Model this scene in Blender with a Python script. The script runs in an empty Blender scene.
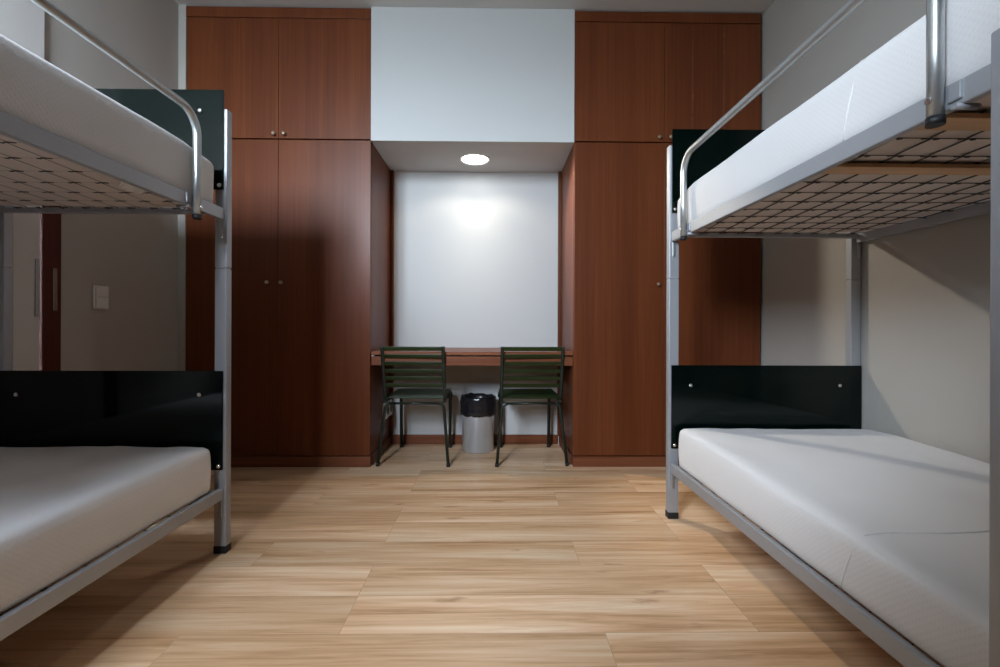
import bpy, bmesh, math, random
from mathutils import Vector, Matrix, noise
random.seed(4)
PI = math.pi
sc = bpy.context.scene
COL = sc.collection

# ------------------------------------------------------------------ materials
def mat(name):
    m = bpy.data.materials.new(name); m.use_nodes = True
    nt = m.node_tree
    return m, nt, nt.nodes['Principled BSDF']
def N(nt, t, **k):
    n = nt.nodes.new(t)
    for a, v in k.items(): setattr(n, a, v)
    return n
def simple(name, col, rough=.5, metal=0., bump=0., bscale=200., spec=.5, var=.03):
    m, nt, b = mat(name)
    b.inputs['Base Color'].default_value = (*col, 1)
    b.inputs['Roughness'].default_value = rough
    b.inputs['Metallic'].default_value = metal
    b.inputs['Specular IOR Level'].default_value = spec
    tc = N(nt, 'ShaderNodeTexCoord')
    nz = N(nt, 'ShaderNodeTexNoise'); nz.inputs['Scale'].default_value = bscale
    nt.links.new(tc.outputs['Object'], nz.inputs['Vector'])
    if bump:
        bp = N(nt, 'ShaderNodeBump'); bp.inputs['Strength'].default_value = bump; bp.inputs['Distance'].default_value = .002
        nt.links.new(nz.outputs['Fac'], bp.inputs['Height']); nt.links.new(bp.outputs['Normal'], b.inputs['Normal'])
    # slight roughness variation so that nothing is perfectly uniform
    mr = N(nt, 'ShaderNodeMapRange'); mr.inputs['To Min'].default_value = max(rough-var, .02); mr.inputs['To Max'].default_value = min(rough+var, 1)
    nt.links.new(nz.outputs['Fac'], mr.inputs['Value']); nt.links.new(mr.outputs['Result'], b.inputs['Roughness'])
    return m
def ramp(nt, stops):
    r = N(nt, 'ShaderNodeValToRGB'); e = r.color_ramp.elements
    while len(e) < len(stops): e.new(.5)
    for i, (p, c) in enumerate(stops): e[i].position = p; e[i].color = (*c, 1)
    return r
def wood(name, c0, c1, c2, axis='Z', rough=.38, scale=1.):
    m, nt, b = mat(name)
    tc = N(nt, 'ShaderNodeTexCoord'); oi = N(nt, 'ShaderNodeObjectInfo')
    mp = N(nt, 'ShaderNodeMapping')
    s = {'X': (1.2, 60, 60), 'Y': (60, 1.2, 60), 'Z': (60, 60, 1.2)}[axis]
    mp.inputs['Scale'].default_value = tuple(v*scale for v in s)
    ad = N(nt, 'ShaderNodeVectorMath', operation='ADD')
    ml = N(nt, 'ShaderNodeMath', operation='MULTIPLY'); ml.inputs[1].default_value = 40
    nt.links.new(oi.outputs['Random'], ml.inputs[0])
    nt.links.new(tc.outputs['Object'], mp.inputs['Vector']); nt.links.new(mp.outputs['Vector'], ad.inputs[0]); nt.links.new(ml.outputs[0], ad.inputs[1])
    n1 = N(nt, 'ShaderNodeTexNoise'); n1.inputs['Scale'].default_value = 1.; n1.inputs['Detail'].default_value = 6; n1.inputs['Roughness'].default_value = .65
    nt.links.new(ad.outputs[0], n1.inputs['Vector'])
    n2 = N(nt, 'ShaderNodeTexNoise'); n2.inputs['Scale'].default_value = .12; n2.inputs['Detail'].default_value = 3
    nt.links.new(ad.outputs[0], n2.inputs['Vector'])
    mx = N(nt, 'ShaderNodeMix'); mx.inputs['Factor'].default_value = .5
    nt.links.new(n1.outputs['Fac'], mx.inputs['A']); nt.links.new(n2.outputs['Fac'], mx.inputs['B'])
    r = ramp(nt, [(.36, c0), (.5, c1), (.64, c2)])
    nt.links.new(mx.outputs['Result'], r.inputs['Fac']); nt.links.new(r.outputs['Color'], b.inputs['Base Color'])
    b.inputs['Roughness'].default_value = rough; b.inputs['Specular IOR Level'].default_value = .28
    bp = N(nt, 'ShaderNodeBump'); bp.inputs['Strength'].default_value = .08; bp.inputs['Distance'].default_value = .001
    nt.links.new(n1.outputs['Fac'], bp.inputs['Height']); nt.links.new(bp.outputs['Normal'], b.inputs['Normal'])
    return m
def floor_mat():
    m, nt, b = mat('oak_laminate')
    L = nt.links.new
    tc = N(nt, 'ShaderNodeTexCoord')
    mp = N(nt, 'ShaderNodeMapping'); mp.inputs['Location'].default_value = (.33, -1.369+.195*20, 0)
    L(tc.outputs['Object'], mp.inputs['Vector'])
    br = N(nt, 'ShaderNodeTexBrick'); br.offset = .37; br.offset_frequency = 3; br.squash = 1
    br.inputs['Color1'].default_value = (0, 0, 0, 1); br.inputs['Color2'].default_value = (1, 1, 1, 1); br.inputs['Mortar'].default_value = (.5, .5, .5, 1)
    br.inputs['Scale'].default_value = 1; br.inputs['Mortar Size'].default_value = .0012; br.inputs['Mortar Smooth'].default_value = .3
    br.inputs['Brick Width'].default_value = 1.29; br.inputs['Row Height'].default_value = .195
    L(mp.outputs['Vector'], br.inputs['Vector'])
    sx = N(nt, 'ShaderNodeVectorMath', operation='MULTIPLY'); sx.inputs[1].default_value = (13, 7, 5)
    L(br.outputs['Color'], sx.inputs[0])
    ad = N(nt, 'ShaderNodeVectorMath', operation='ADD'); L(mp.outputs['Vector'], ad.inputs[0]); L(sx.outputs[0], ad.inputs[1])
    # long fine grain
    m1 = N(nt, 'ShaderNodeMapping'); m1.inputs['Scale'].default_value = (1.0, 25, 1); L(ad.outputs[0], m1.inputs['Vector'])
    n1 = N(nt, 'ShaderNodeTexNoise'); n1.inputs['Scale'].default_value = 1.6; n1.inputs['Detail'].default_value = 8; n1.inputs['Roughness'].default_value = .68; n1.inputs['Distortion'].default_value = .9
    L(m1.outputs['Vector'], n1.inputs['Vector'])
    # broad tonal bands
    m2 = N(nt, 'ShaderNodeMapping'); m2.inputs['Scale'].default_value = (.55, 8, 1); L(ad.outputs[0], m2.inputs['Vector'])
    n2 = N(nt, 'ShaderNodeTexNoise'); n2.inputs['Scale'].default_value = 1.3; n2.inputs['Detail'].default_value = 3; n2.inputs['Distortion'].default_value = .6
    L(m2.outputs['Vector'], n2.inputs['Vector'])
    mx = N(nt, 'ShaderNodeMix'); mx.inputs['Factor'].default_value = .5; L(n1.outputs['Fac'], mx.inputs['A']); L(n2.outputs['Fac'], mx.inputs['B'])
    r = ramp(nt, [(.30, (.38, .19, .09)), (.41, (.65, .385, .20)), (.50, (.82, .535, .31)), (.63, (.95, .73, .50))])
    L(mx.outputs['Result'], r.inputs['Fac'])
    # per plank tint
    pt = N(nt, 'ShaderNodeMix', data_type='RGBA', blend_type='MULTIPLY'); pt.inputs['Factor'].default_value = 1
    pr = ramp(nt, [(0, (.80, .78, .75)), (1, (1.0, 1.0, 1.02))]); L(br.outputs['Color'], pr.inputs['Fac'])
    L(r.outputs['Color'], pt.inputs['A']); L(pr.outputs['Color'], pt.inputs['B'])
    # knots
    m3 = N(nt, 'ShaderNodeMapping'); m3.inputs['Scale'].default_value = (2.6, 8, 1); L(ad.outputs[0], m3.inputs['Vector'])
    vo = N(nt, 'ShaderNodeTexVoronoi'); vo.inputs['Scale'].default_value = 1.0
    nd = N(nt, 'ShaderNodeTexNoise'); nd.inputs['Scale'].default_value = 6; L(m3.outputs['Vector'], nd.inputs['Vector'])
    av = N(nt, 'ShaderNodeVectorMath', operation='MULTIPLY_ADD'); av.inputs[1].default_value = (.35, .35, 0); L(nd.outputs['Color'], av.inputs[0]); L(m3.outputs['Vector'], av.inputs[2])
    L(av.outputs[0], vo.inputs['Vector'])
    kr = N(nt, 'ShaderNodeMapRange'); kr.inputs['From Min'].default_value = .02; kr.inputs['From Max'].default_value = .15; kr.inputs['To Min'].default_value = .7; kr.inputs['To Max'].default_value = 0
    L(vo.outputs['Distance'], kr.inputs['Value'])
    kx = N(nt, 'ShaderNodeMix', data_type='RGBA'); kx.inputs['B'].default_value = (.40, .19, .085, 1)
    L(kr.outputs['Result'], kx.inputs['Factor']); L(pt.outputs['Result'], kx.inputs['A'])
    # joints
    jx = N(nt, 'ShaderNodeMix', data_type='RGBA'); jx.inputs['B'].default_value = (.30, .19, .11, 1)
    jm = N(nt, 'ShaderNodeMath', operation='MULTIPLY'); jm.inputs[1].default_value = .45; L(br.outputs['Fac'], jm.inputs[0])
    L(jm.outputs[0], jx.inputs['Factor']); L(kx.outputs['Result'], jx.inputs['A'])
    L(jx.outputs['Result'], b.inputs['Base Color'])
    b.inputs['Roughness'].default_value = .30; b.inputs['Specular IOR Level'].default_value = .38
    return m
def fabric_mat():
    m, nt, b = mat('white_quilted_cotton')
    L = nt.links.new
    b.inputs['Base Color'].default_value = (.80, .80, .80, 1); b.inputs['Roughness'].default_value = .9
    b.inputs['Sheen Weight'].default_value = .15
    tc = N(nt, 'ShaderNodeTexCoord')
    # small staggered dimples, only read on the tall sides
    sp = N(nt, 'ShaderNodeSeparateXYZ'); L(tc.outputs['Object'], sp.inputs[0])
    def sine(out, k):
        a = N(nt, 'ShaderNodeMath', operation='MULTIPLY'); a.inputs[1].default_value = k; L(out, a.inputs[0])
        s = N(nt, 'ShaderNodeMath', operation='SINE'); L(a.outputs[0], s.inputs[0]); return s
    s1 = sine(sp.outputs['Y'], 380); s2 = sine(sp.outputs['Z'], 400)
    pm = N(nt, 'ShaderNodeMath', operation='MULTIPLY'); L(s1.outputs[0], pm.inputs[0]); L(s2.outputs[0], pm.inputs[1])
    s3 = N(nt, 'ShaderNodeMath', operation='SMOOTH_MAX'); s3.inputs[1].default_value = 0; s3.inputs[2].default_value = .3; L(pm.outputs[0], s3.inputs[0])
    ge = N(nt, 'ShaderNodeNewGeometry'); gs = N(nt, 'ShaderNodeSeparateXYZ'); L(ge.outputs['Normal'], gs.inputs[0])
    ab = N(nt, 'ShaderNodeMath', operation='ABSOLUTE'); L(gs.outputs['Z'], ab.inputs[0])
    sd = N(nt, 'ShaderNodeMath', operation='SUBTRACT'); sd.inputs[0].default_value = 1; L(ab.outputs[0], sd.inputs[1])
    hs = N(nt, 'ShaderNodeMath', operation='MULTIPLY'); L(s3.outputs[0], hs.inputs[0]); L(sd.outputs[0], hs.inputs[1])
    nz = N(nt, 'ShaderNodeTexNoise'); nz.inputs['Scale'].default_value = 9; nz.inputs['Detail'].default_value = 4; L(tc.outputs['Object'], nz.inputs['Vector'])
    ns = N(nt, 'ShaderNodeMath', operation='MULTIPLY_ADD'); ns.inputs[1].default_value = 1.6; L(nz.outputs['Fac'], ns.inputs[0]); L(hs.outputs[0], ns.inputs[2])
    bp = N(nt, 'ShaderNodeBump'); bp.inputs['Strength'].default_value = .16; bp.inputs['Distance'].default_value = .003
    L(ns.outputs[0], bp.inputs['Height']); L(bp.outputs['Normal'], b.inputs['Normal'])
    cr = N(nt, 'ShaderNodeMix', data_type='RGBA'); cr.inputs['A'].default_value = (.74, .74, .74, 1); cr.inputs['B'].default_value = (.71, .71, .71, 1)
    L(hs.outputs[0], cr.inputs['Factor']); L(cr.outputs['Result'], b.inputs['Base Color'])
    return m
def acrylic_mat():
    m, nt, b = mat('dark_green_acrylic')
    L = nt.links.new
    nt.nodes.remove(b); out = nt.nodes['Material Output']
    tr = N(nt, 'ShaderNodeBsdfTransparent'); tr.inputs['Color'].default_value = (.028, .10, .085, 1)
    gl = N(nt, 'ShaderNodeBsdfGlossy'); gl.inputs['Color'].default_value = (1, 1, 1, 1); gl.inputs['Roughness'].default_value = .06
    fr = N(nt, 'ShaderNodeFresnel'); fr.inputs['IOR'].default_value = 1.36
    mx = N(nt, 'ShaderNodeMixShader'); L(fr.outputs[0], mx.inputs[0]); L(tr.outputs[0], mx.inputs[1]); L(gl.outputs[0], mx.inputs[2])
    df = N(nt, 'ShaderNodeBsdfDiffuse'); df.inputs['Color'].default_value = (.0008, .0075, .006, 1)
    m2 = N(nt, 'ShaderNodeMixShader'); m2.inputs[0].default_value = .4; L(tr.outputs[0], m2.inputs[1]); L(df.outputs[0], m2.inputs[2]); L(m2.outputs[0], mx.inputs[1])
    L(mx.outputs[0], out.inputs['Surface'])
    return m
def pane_mat():
    m, nt, b = mat('window_glass')
    L = nt.links.new
    nt.nodes.remove(b); out = nt.nodes['Material Output']
    tr = N(nt, 'ShaderNodeBsdfTransparent'); gl = N(nt, 'ShaderNodeBsdfGlossy'); gl.inputs['Roughness'].default_value = .02
    fr = N(nt, 'ShaderNodeFresnel'); fr.inputs['IOR'].default_value = 1.2
    mx = N(nt, 'ShaderNodeMixShader'); L(fr.outputs[0], mx.inputs[0]); L(tr.outputs[0], mx.inputs[1]); L(gl.outputs[0], mx.inputs[2])
    L(mx.outputs[0], out.inputs['Surface'])
    return m
def slat_mat():
    m, nt, b = mat('dark_green_plastic')
    L = nt.links.new; out = nt.nodes['Material Output']
    b.inputs['Base Color'].default_value = (.016, .028, .007, 1); b.inputs['Roughness'].default_value = .35
    t = N(nt, 'ShaderNodeBsdfTranslucent'); t.inputs['Color'].default_value = (.17, .34, .02, 1)
    mx = N(nt, 'ShaderNodeMixShader'); mx.inputs[0].default_value = .36
    L(b.outputs[0], mx.inputs[1]); L(t.outputs[0], mx.inputs[2]); L(mx.outputs[0], out.inputs['Surface'])
    return m
def emit_mat(name, col, s):
    m, nt, b = mat(name)
    b.inputs['Base Color'].default_value = (.9, .9, .9, 1)
    b.inputs['Emission Color'].default_value = (*col, 1); b.inputs['Emission Strength'].default_value = s
    return m

M = dict(
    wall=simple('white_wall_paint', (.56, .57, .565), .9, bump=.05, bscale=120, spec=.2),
    side=simple('shade_toned_wall_paint', (.42, .40, .365), .9, bump=.05, bscale=120, spec=.2),  # white paint darkened, the side walls' shade put into its colour
    ceil=simple('ceiling_paint', (.62, .61, .59), .95, spec=.2),
    floor=floor_mat(),
    cab=wood('reddish_brown_veneer', (.098, .025, .0078), (.126, .033, .010), (.158, .044, .0135)),
    cabx=wood('reddish_brown_board', (.10, .029, .012), (.155, .049, .021), (.22, .078, .036), axis='X'),
    caby=wood('reddish_brown_trim', (.080, .024, .012), (.12, .038, .02), (.16, .055, .028), axis='Y'),
    dark=simple('dark_gap', (.006, .004, .003), .8),
    doorbrown=wood('dark_red_door_frame', (.05, .010, .006), (.07, .014, .009), (.09, .02, .012)),
    leaf=simple('pale_door_leaf', (.66, .65, .63), .6),
    metal=simple('grey_silver_steel_paint', (.40, .42, .45), .48, .45, bump=.03, bscale=300),
    tube=simple('galvanised_tube', (.50, .53, .53), .34, .8, bscale=20, var=.02),
    wire=simple('dark_spring_wire', (.10, .095, .09), .5, .6),
    chrome=simple('steel_bolt', (.72, .72, .70), .25, 1.),
    black=simple('black_rubber', (.010, .011, .013), .55),
    beech=wood('pale_beech_bar', (.50, .29, .14), (.60, .36, .18), (.68, .43, .23), axis='X', scale=.6),
    fabric=fabric_mat(),
    ticking=simple('beige_ticking', (.64, .56, .50), .95, bump=.1, bscale=60),
    acryl=acrylic_mat(),
    frame=simple('dark_green_frame_paint', (.012, .019, .015), .35, .1),
    slat=slat_mat(),
    bin=simple('silver_bin_metal', (.66, .76, .90), .34, .75, bscale=8, var=.01),
    bag=simple('black_bin_bag', (.012, .012, .014), .22, bump=.6, bscale=45),
    white=simple('white_plastic', (.75, .75, .73), .4),
    hole=simple('socket_hole', (.03, .03, .03), .6),
    ring=simple('white_lamp_ring', (.8, .8, .78), .4),
    glow=emit_mat('lit_diffuser', (1, .97, .92), 14),
    pane=pane_mat(),
    knob=simple('brass_knob', (.55, .46, .34), .3, .9),
)

# ------------------------------------------------------------------ mesh helpers
class MB:
    """collects shapes, then links them as ONE mesh object"""
    def __init__(s): s.bm = bmesh.new()
    def _mi(s, faces, mi):
        for f in faces: f.material_index = mi
    def box(s, x0, x1, y0, y1, z0, z1, bev=.0, seg=2, mi=0, rot=None):
        r = bmesh.ops.create_cube(s.bm, size=1)
        vs = r['verts']
        bmesh.ops.scale(s.bm, vec=(x1-x0, y1-y0, z1-z0), verts=vs)
        if rot is not None: bmesh.ops.transform(s.bm, matrix=rot, verts=vs)
        bmesh.ops.translate(s.bm, vec=((x0+x1)/2, (y0+y1)/2, (z0+z1)/2), verts=vs)
        fs = list({f for v in vs for f in v.link_faces})
        s._mi(fs, mi)
        if bev:
            es = list({e for v in vs for e in v.link_edges})
            bmesh.ops.bevel(s.bm, geom=es, offset=bev, segments=seg, affect='EDGES', profile=.5)
        return s
    def tube(s, pts, r, n=12, caps=True, mi=0):
        pts = [Vector(p) for p in pts]
        rings = []; up = None
        for i, p in enumerate(pts):
            if i == 0: t = pts[1]-p
            elif i == len(pts)-1: t = p-pts[i-1]
            else: t = (pts[i+1]-p).normalized()+(p-pts[i-1]).normalized()
            t.normalize()
            if up is None: up = Vector((0, 0, 1)) if abs(t.z) < .9 else Vector((1, 0, 0))
            a = t.cross(up)
            if a.length < 1e-4: a = t.cross(Vector((0, 1, 0)))
            a.normalize(); b = a.cross(t).normalized(); up = b
            rr = r[i] if isinstance(r, (list, tuple)) else r
            rings.append([s.bm.verts.new(p+a*(math.cos(2*PI*k/n)*rr)+b*(math.sin(2*PI*k/n)*rr)) for k in range(n)])
        for A, B in zip(rings, rings[1:]):
            for k in range(n):
                f = s.bm.faces.new((A[k], A[(k+1) % n], B[(k+1) % n], B[k])); f.smooth = True; f.material_index = mi
        if caps:
            for R_ in (rings[0], rings[-1][::-1]):
                f = s.bm.faces.new(R_); f.material_index = mi
        return s
    def lathe(s, prof, c=(0, 0), n=40, mi=0, cap0=True, cap1=True, wob=None):
        rings = []
        for (r, z) in prof:
            ring = []
            for k in range(n):
                a = 2*PI*k/n; q = r*(1+(wob(a, z) if wob else 0))
                ring.append(s.bm.verts.new((c[0]+q*math.cos(a), c[1]+q*math.sin(a), z)))
            rings.append(ring)
        for A, B in zip(rings, rings[1:]):
            for k in range(n):
                f = s.bm.faces.new((A[k], A[(k+1) % n], B[(k+1) % n], B[k])); f.smooth = True; f.material_index = mi
        if cap0: s.bm.faces.new(rings[0][::-1]).material_index = mi
        if cap1: s.bm.faces.new(rings[-1]).material_index = mi
        return s
    def build(s, name, mats, parent=None, world=True):
        """world=True: shapes were given in world metres, the parent's place is taken off"""
        me = bpy.data.meshes.new(name)
        off = Vector((0, 0, 0)); p = parent
        if world:
            while p is not None: off += p.location; p = p.parent
        # a mesh's own origin at its middle bottom
        bmesh.ops.recalc_face_normals(s.bm, faces=s.bm.faces)
        xs = [v.co for v in s.bm.verts]
        o0 = Vector(((min(v.x for v in xs)+max(v.x for v in xs))/2, (min(v.y for v in xs)+max(v.y for v in xs))/2, min(v.z for v in xs)))
        bmesh.ops.translate(s.bm, vec=-o0, verts=s.bm.verts)
        s.bm.to_mesh(me); s.bm.free()
        o = bpy.data.objects.new(name, me); COL.objects.link(o)
        o.location = o0-off
        if parent is not None: o.parent = parent
        for m in (mats if isinstance(mats, (list, tuple)) else [mats]): me.materials.append(m)
        return o
def bx(*a, **k): return MB().box(*a, **k)
def arc(c, r, a0, a1, n, plane):
    """points on an arc in a plane given by two unit vectors"""
    u, v = Vector(plane[0]), Vector(plane[1])
    return [Vector(c)+u*(r*math.cos(a0+(a1-a0)*i/n))+v*(r*math.sin(a0+(a1-a0)*i/n)) for i in range(n+1)]
def thing(name, label, cat, loc=(0, 0, 0), rz=0, group=None):
    o = bpy.data.objects.new(name, None); COL.objects.link(o)
    o.empty_display_size = .1
    o.location = loc; o.rotation_euler = (0, 0, rz)
    return tag(o, label, cat, group)
def tag(o, label, cat, group=None):
    o['label'] = label; o['category'] = cat
    if group: o['group'] = group
    return o
def struct(name, mb, m, label=None):
    o = mb.build(name, m); o['kind'] = 'structure'
    if label: o['label'] = label
    return o

# ------------------------------------------------------------------ room
XL, XR, YB, YF, ZC = -2.09, 1.812, 3.595, -.85, 3.056
YW = 3.0                 # wardrobe fronts
NL, NR = -.822, .532     # niche sides
T = .12
struct('floor', bx(XL-T, XR+T, YF-T, YB+T, -.08, 0), M['floor'])
struct('ceiling', bx(XL-T, XR+T, YF-T, YB+T, ZC, ZC+.1), M['ceil'])
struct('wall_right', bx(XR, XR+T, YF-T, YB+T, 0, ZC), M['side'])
struct('wall_back', bx(XL, XR, YB, YB+T, 0, ZC), M['wall'])
# left wall with its doorway
D0, D1, DZ = 1.28, 2.10, 2.03
w = MB()
w.box(XL-T, XL, YF-T, D0-.09, 0, ZC); w.box(XL-T, XL, D1+.09, YB+T, 0, ZC); w.box(XL-T, XL, D0-.09, D1+.09, DZ+.09, ZC)
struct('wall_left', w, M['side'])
fr = MB()
fr.box(XL-T, XL+.012, D1, D1+.09, 0, DZ+.09, .004); fr.box(XL-T, XL+.012, D0-.09, D0, 0, DZ+.09, .004); fr.box(XL-T, XL+.012, D0, D1, DZ, DZ+.09, .004)
over = MB(); over.box(XL-.03, XL+.014, D0-.09, D1+.004, DZ+.11, 2.43, .003)
struct('trim_4', over, M['leaf'], 'pale panel over the door in the left wall')
d = struct('door_1', bx(XL-.05, XL+.0105, D0, D1-.012, .005, DZ-.003, .002), M['leaf'], 'pale grey door in the left wall behind the bunk bed')
frame = fr.build('door_frame', M['doorbrown'], d); frame['label'] = 'dark reddish brown door frame'
bx(XL+.0105, XL+.018, D1-.036, D1-.018, .975, 1.238, .002).build('handle_plate', M['tube'], d)
bx(XL+.0125, XL+.0145, D1+.047, D1+.067, 1.005, 1.205, .0005).build('strike_plate', M['chrome'], d)
# bulkhead over the niche (its underside is the niche's ceiling)
struct('wall_niche', bx(NL, NR, YW-.004, YB, 2.167, ZC, .002), M['wall'])
struct('baseboard_niche', bx(NL+.02, NR-.02, YB-.014, YB, 0, .074, .002), M['cabx'])
struct('baseboard_left', bx(NL, NL+.012, YW+.05, YB-.014, 0, .072, .002), M['caby'])
struct('baseboard_right', bx(NR-.012, NR, YW+.05, YB-.014, 0, .072, .002), M['caby'])
struct('trim_1', bx(NL, NL+.024, YB-.036, YB, .072, 2.167, .002), M['cab'])
struct('trim_2', bx(NR-.024, NR, YB-.036, YB, .072, 2.167, .002), M['cab'])
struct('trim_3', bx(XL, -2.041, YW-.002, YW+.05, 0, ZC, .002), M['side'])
# wall behind the viewer with the window that lights the room
WX0, WX1, WZ0, WZ1 = -1.8, -.9, 1.88, 2.92
w = MB()
w.box(XL, WX0, YF-T, YF, 0, ZC); w.box(WX1, XR, YF-T, YF, 0, ZC)
w.box(WX0, WX1, YF-T, YF, 0, WZ0); w.box(WX0, WX1, YF-T, YF, WZ1, ZC)
struct('wall_front', w, M['cab'])  # unseen wall, dark veneer put on it to cut bounced light
win = MB()
for a, b_ in ((WX0, WX0+.05), (WX1-.05, WX1), ((WX0+WX1)/2-.03, (WX0+WX1)/2+.03)): win.box(a, b_, YF-.085, YF-.035, WZ0, WZ1, .004)
win.box(WX0, WX1, YF-.083, YF-.037, WZ0, WZ0+.05, .004); win.box(WX0, WX1, YF-.083, YF-.037, WZ1-.05, WZ1, .004)
wo = struct('window_1', win, M['white'])
bx(WX0+.05, WX1-.05, YF-.063, YF-.057, WZ0+.05, WZ1-.05).build('pane', M['pane'], wo)
bx(WX0-.04, WX1+.04, YF-.03, YF+.06, WZ0-.03, WZ0, .004).build('window_sill', M['white'], wo)

# ------------------------------------------------------------------ wardrobes and overhead cabinets
def knob(x, z, parent, y=YW-.0):
    k = MB()
    k.tube([(x, y, z), (x, y-.012, z)], .005, 10)
    k.tube([(x, y-.011, z), (x, y-.015, z), (x, y-.024, z), (x, y-.028, z)], [.009, .0125, .0125, .008], 14)
    return k.build('knob', M['knob'], parent)
def wardrobe(x0, xm, x1, label, k1, k2):
    t = thing('wardrobe', label, 'wardrobe', ((x0+x1)/2, YW+.3, 0), 0, 'tall built-in wardrobes')
    b = MB(); b.box(x0, x1, YW+.02, YB, .072, 2.172, .002); b.build('body', M['cab'], t)
    p = MB(); p.box(x0, x1+(.004 if x1 < 1 else 0), YW-.003, YB-.02, 0, .069, .002); p.build('plinth', M['cabx'], t)
    d1 = bx(x0+.003, xm-.0015, YW, YW+.019, .076, 2.168, .0015).build('door', M['cab'], t)
    d2 = bx(xm+.0015, x1-.001, YW, YW+.019, .076, 2.168, .0015).build('door', M['cab'], t)
    knob(k1, 1.222, d1); knob(k2, 1.222, d2)
    return t
wardrobe(-2.04, -1.433, NL, 'tall reddish brown two-door wardrobe left of the desk niche', -1.497, -1.405)
wardrobe(NR, 1.137, 1.79, 'tall reddish brown two-door wardrobe right of the desk niche', 1.095, 1.18)
def overhead(x0, xm, x1, label, k1, k2, strips):
    t = thing('overhead_cabinet', label, 'cabinet', ((x0+x1)/2, YW+.3, 2.175), 0, 'overhead cabinets')
    bx(x0, x1, YW+.02, YB, 2.174, 3.045, .002).build('body', M['cab'], t)
    bx(x0, x1, YW-.002, YW+.02, 2.978, 3.045, .0015).build('top_rail', M['cab'], t)
    d1 = bx(x0+.003, xm-.0015, YW, YW+.019, 2.178, 2.974, .0015).build('door', M['cab'], t)
    d2 = bx(xm+.0015, x1-.001, YW, YW+.019, 2.178, 2.974, .0015).build('door', M['cab'], t)
    knob(k1, 2.204, d1); knob(k2, 2.204, d2)
    for sx in strips:
        s = bx(sx-.006, sx+.006, YW-.004, YW, 2.19, 2.955, .0018).build('paler_strip', M['cabx'], d2)  # thin raised strip, paler than the door
        s['label'] = 'slim vertical strip, lighter than the door'
    return t
overhead(-2.04, -1.433, NL, 'reddish brown overhead cabinet above the left wardrobe, two plain doors', -1.456, -1.39, ())
overhead(NR, 1.137, 1.79, 'reddish brown overhead cabinet above the right wardrobe, slim strips on one door', 1.099, 1.175, (1.326, 1.536))

# ------------------------------------------------------------------ desk in the niche
t = thing('built_in_desk', 'long reddish brown wooden desk board spanning the niche between the wardrobes', 'desk', ((NL+NR)/2, 3.3, 0))
bx(NL+.002, NR-.002, YW+.012, YB-.001, .745, .767, .002).build('desktop', M['cabx'], t)
bx(NL+.002, NR-.002, YW+.022, YW+.042, .674, .734, .0015).build('front_apron', M['cabx'], t)
for sx in (NL+.002, NR-.024):
    bx(sx, sx+.022, YW+.042, YB-.037, .685, .745, .002).build('support_batten', M['caby'], t)
bx(NL+.002, NL+.022, YW+.02, YW+.05, .735, .745, .001).build('runner', M['tube'], t)

# ------------------------------------------------------------------ downlight
LX, LY, LZ = -.145, 3.315, 2.167
t = thing('downlight', 'lit round white downlight in the ceiling of the desk niche', 'lamp', (LX, LY, LZ))
MB().lathe([(.116, LZ), (.116, LZ-.003), (.112, LZ-.006), (.101, LZ-.006), (.096, LZ-.002), (.096, LZ)], (LX, LY), 48, cap0=False, cap1=False).build('ring', M['ring'], t)
MB().lathe([(.096, LZ), (.096, LZ-.0025), (.05, LZ-.0035), (.002, LZ-.004)], (LX, LY), 48).build('diffuser', M['glow'], t)
MB().box(LX-.035, LX-.012, LY+.005, LY+.016, LZ-.0075, LZ-.0045, .001).build('lamp_holder', M['chrome'], t)

# ------------------------------------------------------------------ socket and switch
t = thing('wall_socket', 'white double power socket low on the left side panel of the niche', 'socket', (NL, 3.42, .25))
bx(NL, NL+.032, 3.325, 3.525, .250, .365, .006, 3).build('housing', M['white'], t)
for yy in (3.375, 3.475):
    f = MB()
    f.tube([(NL+.0325, yy, .308), (NL+.034, yy, .308)], .032, 24); f.build('socket_face', M['hole'], t)
t = thing('light_switch', 'pale two-gang light switch on the left wall beside the door', 'switch', (XL, 2.41, 1.02))
bx(XL, XL+.010, 2.366, 2.458, 1.022, 1.145, .003).build('plate', M['white'], t)
for z in (1.028, 1.086): bx(XL+.010, XL+.016, 2.374, 2.450, z, z+.053, .002).build('rocker', M['white'], t)

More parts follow.
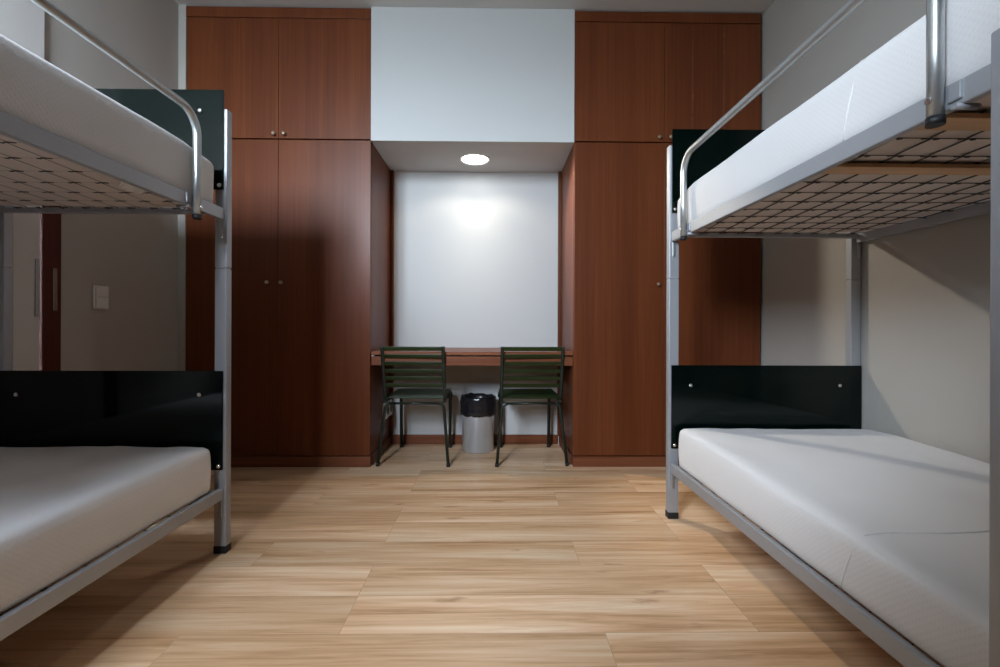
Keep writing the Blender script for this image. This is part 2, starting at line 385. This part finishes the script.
# ------------------------------------------------------------------ chairs
def chair(label, x, y, rz):
    t = thing('slatted_chair', label, 'chair', (x, y, 0), rz, 'green slatted chairs at the desk')
    B = lambda mb, n, m: mb.build(n, m, t, world=False)
    r = .0105
    # backrest frame: two uprights
    for s in (-1, 1):
        B(MB().tube([(s*.203, -.165, .425), (s*.203, -.185, .47), (s*.2035, -.265, .79), (s*.2035, -.267, .802)], .0115, 14), 'back_post', M['frame'])
    # six horizontal slats of the back, the upper one a full bar
    for i in range(6):
        z = .788-.0505*i; yy = -.1825-(z-.47)*.256
        rot = Matrix.Rotation(math.radians(14), 3, 'X').to_4x4()
        B(bx(-.195, .195, yy-.004, yy+.004, z-.014, z+.014, .003, 2, rot=rot), 'back_slat', M['slat'])
    # seat: side rails, slats
    for s in (-1, 1):
        pts = [(s*.198, -.20, .425), (s*.2, .16, .438)]+[(s*.2, .16+.07*math.sin(a), .368+.07*math.cos(a)) for a in (.4, .8, 1.2)]
        B(MB().tube(pts, .010, 12), 'seat_rail', M['frame'])
    for i in range(9):
        yy = -.165+i*.043; z = .4455+(yy+.2)*.03
        B(bx(-.205, .205, yy-.0145, yy+.0145, z-.004, z+.004, .003), 'seat_slat', M['slat'])
    # rear legs and the bar that joins them
    B(MB().tube([(-.165, -.19, .412), (.165, -.19, .412)], .0085, 12), 'rear_crossbar', M['frame'])
    for s in (-1, 1):
        a = [(s*(.165+.035*math.sin(q)), -.19, .377+.035*math.cos(q)) for q in (0, .4, .8, 1.2, 1.55)]
        lg = B(MB().tube(a+[(s*.236, -.24, .012)], r, 14), 'leg', M['frame'])
        f = MB().tube([(s*.235, -.2388, .022), (s*.237, -.2415, .0)], .0125, 14)
        foot(f, lg)
        lg = B(MB().tube([(s*.19, .215, .435), (s*.19, .23, .40), (s*.188, .238, .012)], .0125, 14), 'leg', M['frame'])
        foot(MB().tube([(s*.188, .238, .024), (s*.188, .238, 0)], .0145, 14), lg)
    B(MB().tube([(-.19, .222, .42), (.19, .222, .42)], .0085, 12), 'front_crossbar', M['frame'])
    return t
def foot(mb, leg):
    mb.bm.verts.ensure_lookup_table()
    bmesh.ops.translate(mb.bm, vec=-leg.location, verts=mb.bm.verts)
    return mb.build('foot_cap', M['black'], leg, world=False)
chair('dark green slatted chair at the desk, left of the waste bin', -.532, 3.255, math.radians(-1.6))
chair('dark green slatted chair at the desk, right of the waste bin', .249, 3.255, math.radians(2.2))

# ------------------------------------------------------------------ bin
BX, BY = -.118, 3.425
t = thing('waste_bin', 'silver metal waste bin with a black liner between the chairs', 'bin', (BX, BY, 0))
MB().lathe([(.115, 0), (.119, .004), (.1265, .392), (.128, .395), (.125, .395), (.123, .385), (.116, .012), (.02, .011)], (BX, BY), 56).build('bin_body', M['bin'], t)
def wob(a, z):
    return .022*noise.noise(Vector((math.cos(a)*4.5, math.sin(a)*4.5, z*14)))+.014*noise.noise(Vector((math.cos(a)*13, math.sin(a)*13, z*30)))
prof = [(.1295, .277+.0), (.1345, .272), (.1365, .285), (.1345, .31), (.1335, .335), (.135, .36), (.1335, .385), (.133, .396), (.131, .406), (.124, .411), (.116, .405), (.108, .375), (.10, .33)]
m = MB().lathe(prof, (BX, BY), 72, cap0=False, cap1=True, wob=wob)
for v in m.bm.verts:
    a = math.atan2(v.co.y-BY, v.co.x-BX)
    if v.co.z > .39: v.co.z += .010*noise.noise(Vector((math.cos(a)*3, math.sin(a)*3, 1.)))
    if v.co.z < .285: v.co.z += .010*noise.noise(Vector((math.cos(a)*4, math.sin(a)*4, 9.)))
m.build('bin_liner', M['bag'], t)

# ------------------------------------------------------------------ mattresses
def mattress(name, label, x0, x1, y0, y1, z0, z1, seam_y, aisle, seed, tilt=0., sag=.016):
    t = MB(); bm = t.bm
    nx, ny, nz = 26, 54, 8
    cx, cy, cz = (x0+x1)/2, (y0+y1)/2, (z0+z1)/2
    hx, hy, hz = (x1-x0)/2, (y1-y0)/2, (z1-z0)/2
    cache = {}
    def V(i, j, k):
        if (i, j, k) not in cache:
            f = lambda q, n: math.sin((q/n-.5)*PI*.999)*.35+(2*q/n-1)*.65   # denser towards the edges
            cache[i, j, k] = bm.verts.new((f(i, nx)*hx, f(j, ny)*hy, f(k, nz)*hz))
        return cache[i, j, k]
    def quad(a, b, c, d): bm.faces.new((V(*a), V(*b), V(*c), V(*d))).smooth = True
    for i in range(nx):
        for j in range(ny):
            quad((i, j, nz), (i+1, j, nz), (i+1, j+1, nz), (i, j+1, nz)); quad((i, j, 0), (i, j+1, 0), (i+1, j+1, 0), (i+1, j, 0))
    for i in range(nx):
        for k in range(nz):
            quad((i, 0, k), (i+1, 0, k), (i+1, 0, k+1), (i, 0, k+1)); quad((i, ny, k), (i, ny, k+1), (i+1, ny, k+1), (i+1, ny, k))
    for j in range(ny):
        for k in range(nz):
            quad((0, j, k), (0, j, k+1), (0, j+1, k+1), (0, j+1, k)); quad((nx, j, k), (nx, j+1, k), (nx, j+1, k+1), (nx, j, k+1))
    R = .024
    for v in bm.verts:
        p = v.co
        rz = R if p.z > 0 else .018
        q = Vector((max(-hx+R, min(hx-R, p.x)), max(-hy+R*1.5, min(hy-R*1.5, p.y)), max(-hz+rz, min(hz-rz, p.z))))
        dlt = p-q
        if dlt.length > 1e-6:
            lim = rz if abs(dlt.z) > 1e-6 else R
            e = Vector((dlt.x/R, dlt.y/(R*1.5), dlt.z/rz))
            if e.length > 1: e.normalize()
            p = q+Vector((e.x*R, e.y*R*1.5, e.z*rz))
        u, w_ = p.x/hx, p.y/hy
        top = max(0., p.z/hz)
        # crown of the top, bulge of the sides, gentle creases of the fitted sheet
        p.z += top*(.012*(1-u*u)*(1-w_**4)+.006*noise.noise(Vector((p.x*4+seed, p.y*3, seed)))+.003*noise.noise(Vector((p.x*14+seed, p.y*4, seed))))
        p.z -= top*sag*max(0, abs(w_)-.80)/.20-top*tilt*max(-.5, min(1., p.y/.9))
        if abs(u) > .9: p.x += math.copysign(.006*(1-(p.z/hz)**2), u)+.003*noise.noise(Vector((p.y*5+seed, p.z*9, seed)))+.0016*noise.noise(Vector((p.y*16+p.z*10+seed, p.z*12, 3)))
        if abs(w_) > .96: p.y += .006*noise.noise(Vector((p.x*7+seed, p.z*12, seed+4)))
        v.co = p+Vector((cx, cy, cz))
    bm.normal_update()
    for f in bm.faces:
        c = f.calc_center_median()
        if f.normal.z < -.7 and abs(c.x-cx) < hx-.045 and abs(c.y-cy) < hy-.02: f.material_index = 1
    # stitched seam running over the side and the top
    bm.verts.ensure_lookup_table()
    if seam_y is not None:
        xa = x0 if aisle < 0 else x1; s = 1 if aisle < 0 else -1
        pts = []
        for k in range(7): pts.append((xa-s*(.0005+.004*math.sin(k/6*PI)), seam_y+.045*(1-k/6), z0+.012+k/6*(z1-z0-.04)))
        for k in range(1, 6):
            a = k/6*PI/2; pts.append((xa+s*(R*(1-math.cos(a))+.001), seam_y, z1-R+R*math.sin(a)-.001+tilt*max(-.5, (seam_y-cy)/.9)))
        for k in range(24):
            xx = xa+s*(R+k/23*(2*hx-2*R)); u = (xx-cx)/hx; w_ = (seam_y-cy)/hy
            pts.append((xx, seam_y+.004*math.sin(k*.7), z1+.0002+.012*(1-u*u)*(1-w_**4)+.006*noise.noise(Vector(((xx-cx)*4+seed, (seam_y-cy)*3, seed)))+tilt*max(-.5, (seam_y-cy)/.9)+.003*noise.noise(Vector(((xx-cx)*14+seed, (seam_y-cy)*4, seed)))))
        t.tube(pts, .0030, 8, mi=2)
    o = t.build(name, [M['fabric'], M['ticking'], M['white']])
    tag(o, label, 'mattress', 'white mattresses on the bunks')
    return o

# ------------------------------------------------------------------ bunk beds
def bunk(label, xa, xw, yf, g0, g1, up=0., gz=0., ladder_y=None):
    """xa / xw: outer faces of the aisle-side and wall-side posts, yf: near face of the posts at the far end"""
    s = 1 if xw > xa else -1             # +1: the wall is on the right
    near = yf+.038-2.0
    root = thing('bunk_bed', label, 'bunk bed', ((xa+xw)/2, (yf+near)/2, 0), 0, 'steel bunk beds')
    P = .049; D = .038
    def sp(a, b): return (min(a, b), max(a, b))
    metal = M['metal']
    # posts
    for y0, top in ((yf, 1.828), (near, 1.452)):
        for a in (xa, xw-s*P):
            x0, x1 = sp(a, a+s*P)
            m = MB(); m.box(x0, x1, y0, y0+D, .028, 1.172, .004); m.box(x0, x1, y0, y0+D, 1.1745, top, .004)
            m.box(x0+.003, x1-.003, y0+.003, y0+D-.003, 1.16, 1.19)
            po = m.build('post', metal, root)
            bx(x0-.0015, x1+.0015, y0-.0015, y0+D+.0015, 0, .032, .003).build('rubber_foot', M['black'], po)
    # side rails, two per bunk
    rails = {}
    for z0, z1, nm in ((.226, .272, 'lower'), (1.355+up, 1.402+up, 'upper')):
        for side, a in (('aisle', xa+s*.009), ('wall', xw-s*.009-s*.020)):
            x0, x1 = sp(a, a+s*.020)
            ro = bx(x0, x1, near+D, yf-.001, z0, z1, .003).build('side_rail', metal, root)
            # hook plates that sit into the posts
            for yy in (yf-.004, near+D-.004):
                hx0, hx1 = sp(a+s*.006, a+s*.020)
                mm = MB(); mm.box(hx0, hx1, yy-.0, yy+.012, z0-.055, z0+.002, .002); mm.box(hx0, hx1, yy, yy+.007, z0-.075, z0-.05, .002)
                mm.build('hook_plate', M['tube'], ro)
        # end rails
        for yy in ((yf-.032), (near+D+.004)):
            x0, x1 = sp(xa+s*.038, xw-s*.038)
            zz = z1-.022
            bx(x0, x1, yy, yy+.028, zz-.006 if nm == 'upper' else z0, zz+.014 if nm == 'upper' else z1-.01, .003).build('end_rail', metal, root)
    # springs: rows of hooked transverse wires joined by long links
    for z in (1.393+up, .262):
        m = MB()
        ya, yb = yf-.035, near+D+.035
        xi0, xi1 = xa+s*.029, xw-s*.029
        rows = int((ya-yb)/.106); dy = (ya-yb)/rows; cols = 10; dx = (xi1-xi0)/cols
        for r_ in range(rows+1):
            y = ya-dy*r_
            if 0 < r_ < rows:
                m.tube([(xi0, y, z-.001), (xi1, y, z-.001)], .0014, 5, caps=False)
            for c in range(cols+3):
                xx = xi0+dx*c-s*.014*r_+s*.03
                lo, hi = sp(xi0+s*.004, xi1-s*.004)
                if r_ < rows:
                    xe = xx-s*.014
                    if lo < xx < hi and lo < xe < hi:
                        m.tube([(xx-s*.004, y-.004, z-.001), (xe+s*.004, y-dy+.004, z-.001)], .0020, 5)
                        if r_ > 0: m.tube([(xx-s*.020, y+.003, z-.002), (xx-s*.010, y-.005, z-.004), (xx+s*.004, y-.005, z-.004), (xx+s*.012, y+.004, z-.003), (xx+s*.022, y+.001, z-.002)], .0019, 5)
            if r_ in (0, rows):
                e = 1 if r_ == 0 else -1
                for c in range(cols):
                    xx = xi0+dx*(c+.5)
                    m.tube([(xx-s*dx*.24, y+e*.012, z-.004), (xx-s*dx*.24, y-e*.014, z-.004), (xx+s*dx*.06, y-e*.01, z-.004)], .0028, 6)
        m.build('spring_mesh', M['wire'], root)
    # wooden bars under the upper springs
    for y0, y1 in ((yf-.972, yf-.913), (yf-1.262, yf-1.200)):
        x0, x1 = sp(xa+s*.029, xw-s*.029)
        b = bx(x0, x1, y0, y1, 1.377+up, 1.3885+up, .002).build('support_bar', M['beech'], root); b['label'] = 'pale wooden bar under the springs'
    # crossbars behind the panels, and the panels with their bolts
    for zb, z0, z1 in ((.655, .347, .752), (1.815, 1.495, 1.902)):
        x0, x1 = sp(xa+s*P, xw-s*P)
        bx(x0, x1, yf+.001, yf+.03, zb-.016, zb+.016, .003).build('crossbar', metal, root)
        x0, x1 = sp(xa+s*.011, xw-s*.003)
        pn = bx(x0, x1, yf-.0085, yf-.0005, z0, z1, .0012).build('end_panel', M['acryl'], root)
        pn['label'] = 'dark green see-through panel'
        for bxx, bz in ((xa+s*.103, zb), (xw-s*.112, zb), (xa+s*.0245, z0+.016), (xw-s*.0245, z0+.016)):
            k = MB(); k.tube([(bxx, yf-.008, bz), (bxx, yf-.0135, bz), (bxx, yf-.016, bz)], [.0088, .0088, .005], 14)
            k.build('bolt', M['chrome'], pn)
    # foot end crossbar
    x0, x1 = sp(xa+s*P, xw-s*P)
    bx(x0, x1, near+.004, near+.034, .64, .672, .003).build('crossbar', metal, root)
    # guard rail along the aisle
    gx = xa-s*.006; R = .085; zt = 1.705+gz; gr = .0135
    Yv, Zv = (0, 1, 0), (0, 0, 1)
    pts = [(gx, g0, 1.335), (gx, g0, 1.5)]+arc((gx, g0-R, zt-R), R, 0, PI/2, 8, (Yv, Zv))+arc((gx, g1+R, zt-R), R, PI/2, PI, 8, (Yv, Zv))+[(gx, g1, 1.5), (gx, g1, 1.335)]
    g = MB().tube(pts, gr, 18).build('guard_rail', M['tube'], root)
    for yy, e in ((g0, -1), (g1, -1)):
        MB().tube([(gx, yy, 1.329), (gx, yy, 1.345)], gr+.0015, 18).build('end_cap', M['black'], g)
        c0, c1 = sp(gx+s*.008, xa+s*.009)
        cl = MB(); cl.box(*sp(gx+s*.010, xa+s*.012), yy-.038, yy-.012, 1.364+up, 1.400+up, .003)
        cl.tube([(gx+s*.005, yy, 1.372+up), (xa+s*.03, yy, 1.372+up)], .006, 10); cl.tube([(gx+s*.005, yy-.03, 1.352+up), (xa+s*.045, yy-.03, 1.352+up)], .006, 10)
        cl.build('clamp', metal, g)
        MB().tube([(gx-s*.0125, yy, 1.375), (gx-s*.0165, yy, 1.375)], .006, 10).build('bolt', M['chrome'], g)
    if ladder_y is not None:
        L = bx(*sp(xa-s*.028, xa-s*.0), ladder_y-.04, ladder_y, 0.0, 1.433, .004).build('ladder', metal, root)
        bx(*sp(xa-s*.028, xa-s*.0), ladder_y-.36, ladder_y-.32, 0.0, 1.433, .004).build('upright', metal, L)
        for i in range(4):
            z = .28+.3*i
            MB().tube([(xa-s*.014, ladder_y-.03, z), (xa-s*.014, ladder_y-.33, z)], .013, 14).build('rung', M['tube'], L)
    return root, near
r1, nearR = bunk('silver steel bunk bed against the right wall, nearer the right wardrobe', .855, 1.803, 2.187, 2.010, .856, ladder_y=.7415)
r2, nearL = bunk('silver steel bunk bed along the left wall, in front of the pale door', -1.099, -2.05, 1.863, 1.668, .514, up=.017, gz=.012)

mattress('mattress', 'white mattress on the lower bunk of the right bed, crossed by a seam', .881, 1.796, nearR+.06, 2.148, .267, .436, 1.083, -1, 1.3, tilt=.032, sag=.012)
mattress('mattress', 'white mattress up on the top bunk of the right bed', .882, 1.803, nearR+.06, 2.172, 1.396, 1.592, 1.083, -1, 5.1, sag=.040)
mattress('mattress', 'white mattress on the lower bunk of the left bed, lying in shade', -2.018, -1.130, nearL+.06, 1.826, .267, .452, None, 1, 8.7, tilt=.014, sag=.012)
mt = mattress('mattress', 'white mattress up on the top bunk of the left bed', -2.018, -1.120, nearL+.06, 1.826, 1.408, 1.610, None, 1, 12.4, sag=.02)
# crumpled care label hanging under the left upper mattress
lb = MB()
prev = None
for i in range(13):
    y = 1.55-.0085*i
    a = lb.bm.verts.new((-1.183, y, 1.404)); b_ = lb.bm.verts.new((-1.183-.018-.005*math.sin(i*1.9), y+.004*math.sin(i*2.3), 1.381+.003*math.sin(i*1.7)))
    if prev: lb.bm.faces.new((prev[0], a, b_, prev[1]))
    prev = (a, b_)
lo = lb.build('care_label', M['white'], mt); lo['label'] = 'small crumpled white fabric label'
sm = lo.modifiers.new('thickness', 'SOLIDIFY'); sm.thickness = .0012

# ------------------------------------------------------------------ light
w = bpy.data.worlds.new('daylight'); sc.world = w; w.use_nodes = True
wn = w.node_tree; bg = wn.nodes['Background']; bg.inputs['Strength'].default_value = 128.
wt = N(wn, 'ShaderNodeTexCoord'); wz = N(wn, 'ShaderNodeSeparateXYZ'); wn.links.new(wt.outputs['Generated'], wz.inputs[0])
wr = ramp(wn, [(.0, (.05, .06, .06)), (.46, (.20, .24, .27)), (.54, (.62, .72, .83)), (1, (.80, .90, 1.06))])
wm = N(wn, 'ShaderNodeMapRange'); wm.inputs['From Min'].default_value = -1; wm.inputs['From Max'].default_value = 1
wn.links.new(wz.outputs['Z'], wm.inputs['Value']); wn.links.new(wm.outputs['Result'], wr.inputs['Fac']); wn.links.new(wr.outputs['Color'], bg.inputs['Color'])
def lamp(name, kind, loc, aim=None, **k):
    l = bpy.data.lights.new(name, kind)
    for a, v in k.items(): setattr(l, a, v)
    o = bpy.data.objects.new(name, l); COL.objects.link(o); o.location = loc
    if aim is not None: o.rotation_euler = (Vector(aim)-Vector(loc)).to_track_quat('-Z', 'Y').to_euler()
    return o
p = lamp('window_portal', 'AREA', ((WX0+WX1)/2, YF-.10, (WZ0+WZ1)/2), ((WX0+WX1)/2, 5, (WZ0+WZ1)/2), shape='RECTANGLE', size=WX1-WX0, size_y=WZ1-WZ0)
p.data.cycles.is_portal = True
warm = (1, .89, .73)
for dx in (-.055, .055):
    lamp('downlight_spot', 'SPOT', (LX+dx, LY, LZ-.012), (LX+dx*2.6, LY+.0, LZ-.4), energy=8, color=warm, spot_size=math.radians(124), spot_blend=.5, shadow_soft_size=.03)
lamp('downlight_spot', 'SPOT', (LX, LY, LZ-.012), (LX, LY+.02, 0), energy=15, color=warm, spot_size=math.radians(66), spot_blend=1, shadow_soft_size=.04)  # added fill for the lower niche wall, not a bulb of its own
lamp('downlight_spot', 'SPOT', (LX, LY-.02, LZ-.02), (LX+1.22, LY-.75, LZ-1.03), energy=75, color=warm, spot_size=math.radians(66), spot_blend=.5, shadow_soft_size=.035)  # added tilted spot, strengthens the downlight's patch on the right wall

# ------------------------------------------------------------------ camera
cam = bpy.data.cameras.new('camera'); co = bpy.data.objects.new('camera', cam); COL.objects.link(co)
cam.sensor_width = 36; cam.lens = 450*36/1000; cam.shift_y = -.0075; cam.clip_start = .02
co.location = (0, 0, .94)
yaw, roll = math.radians(-.764), math.radians(.2)
co.matrix_world = Matrix.Translation((0, 0, .94)) @ Matrix.Rotation(yaw, 4, 'Z') @ Matrix.Rotation(PI/2, 4, 'X') @ Matrix.Rotation(roll, 4, 'Z')
sc.camera = co
vs = sc.view_settings
vs.view_transform = 'Standard'; vs.look = 'None'; vs.gamma = 1; vs.exposure = 0; vs.use_curve_mapping = False
sc.cycles.use_denoising = True
sc.cycles.max_bounces = 10; sc.cycles.diffuse_bounces = 6; sc.cycles.transparent_max_bounces = 12
sc.cycles.caustics_reflective = False; sc.cycles.caustics_refractive = False
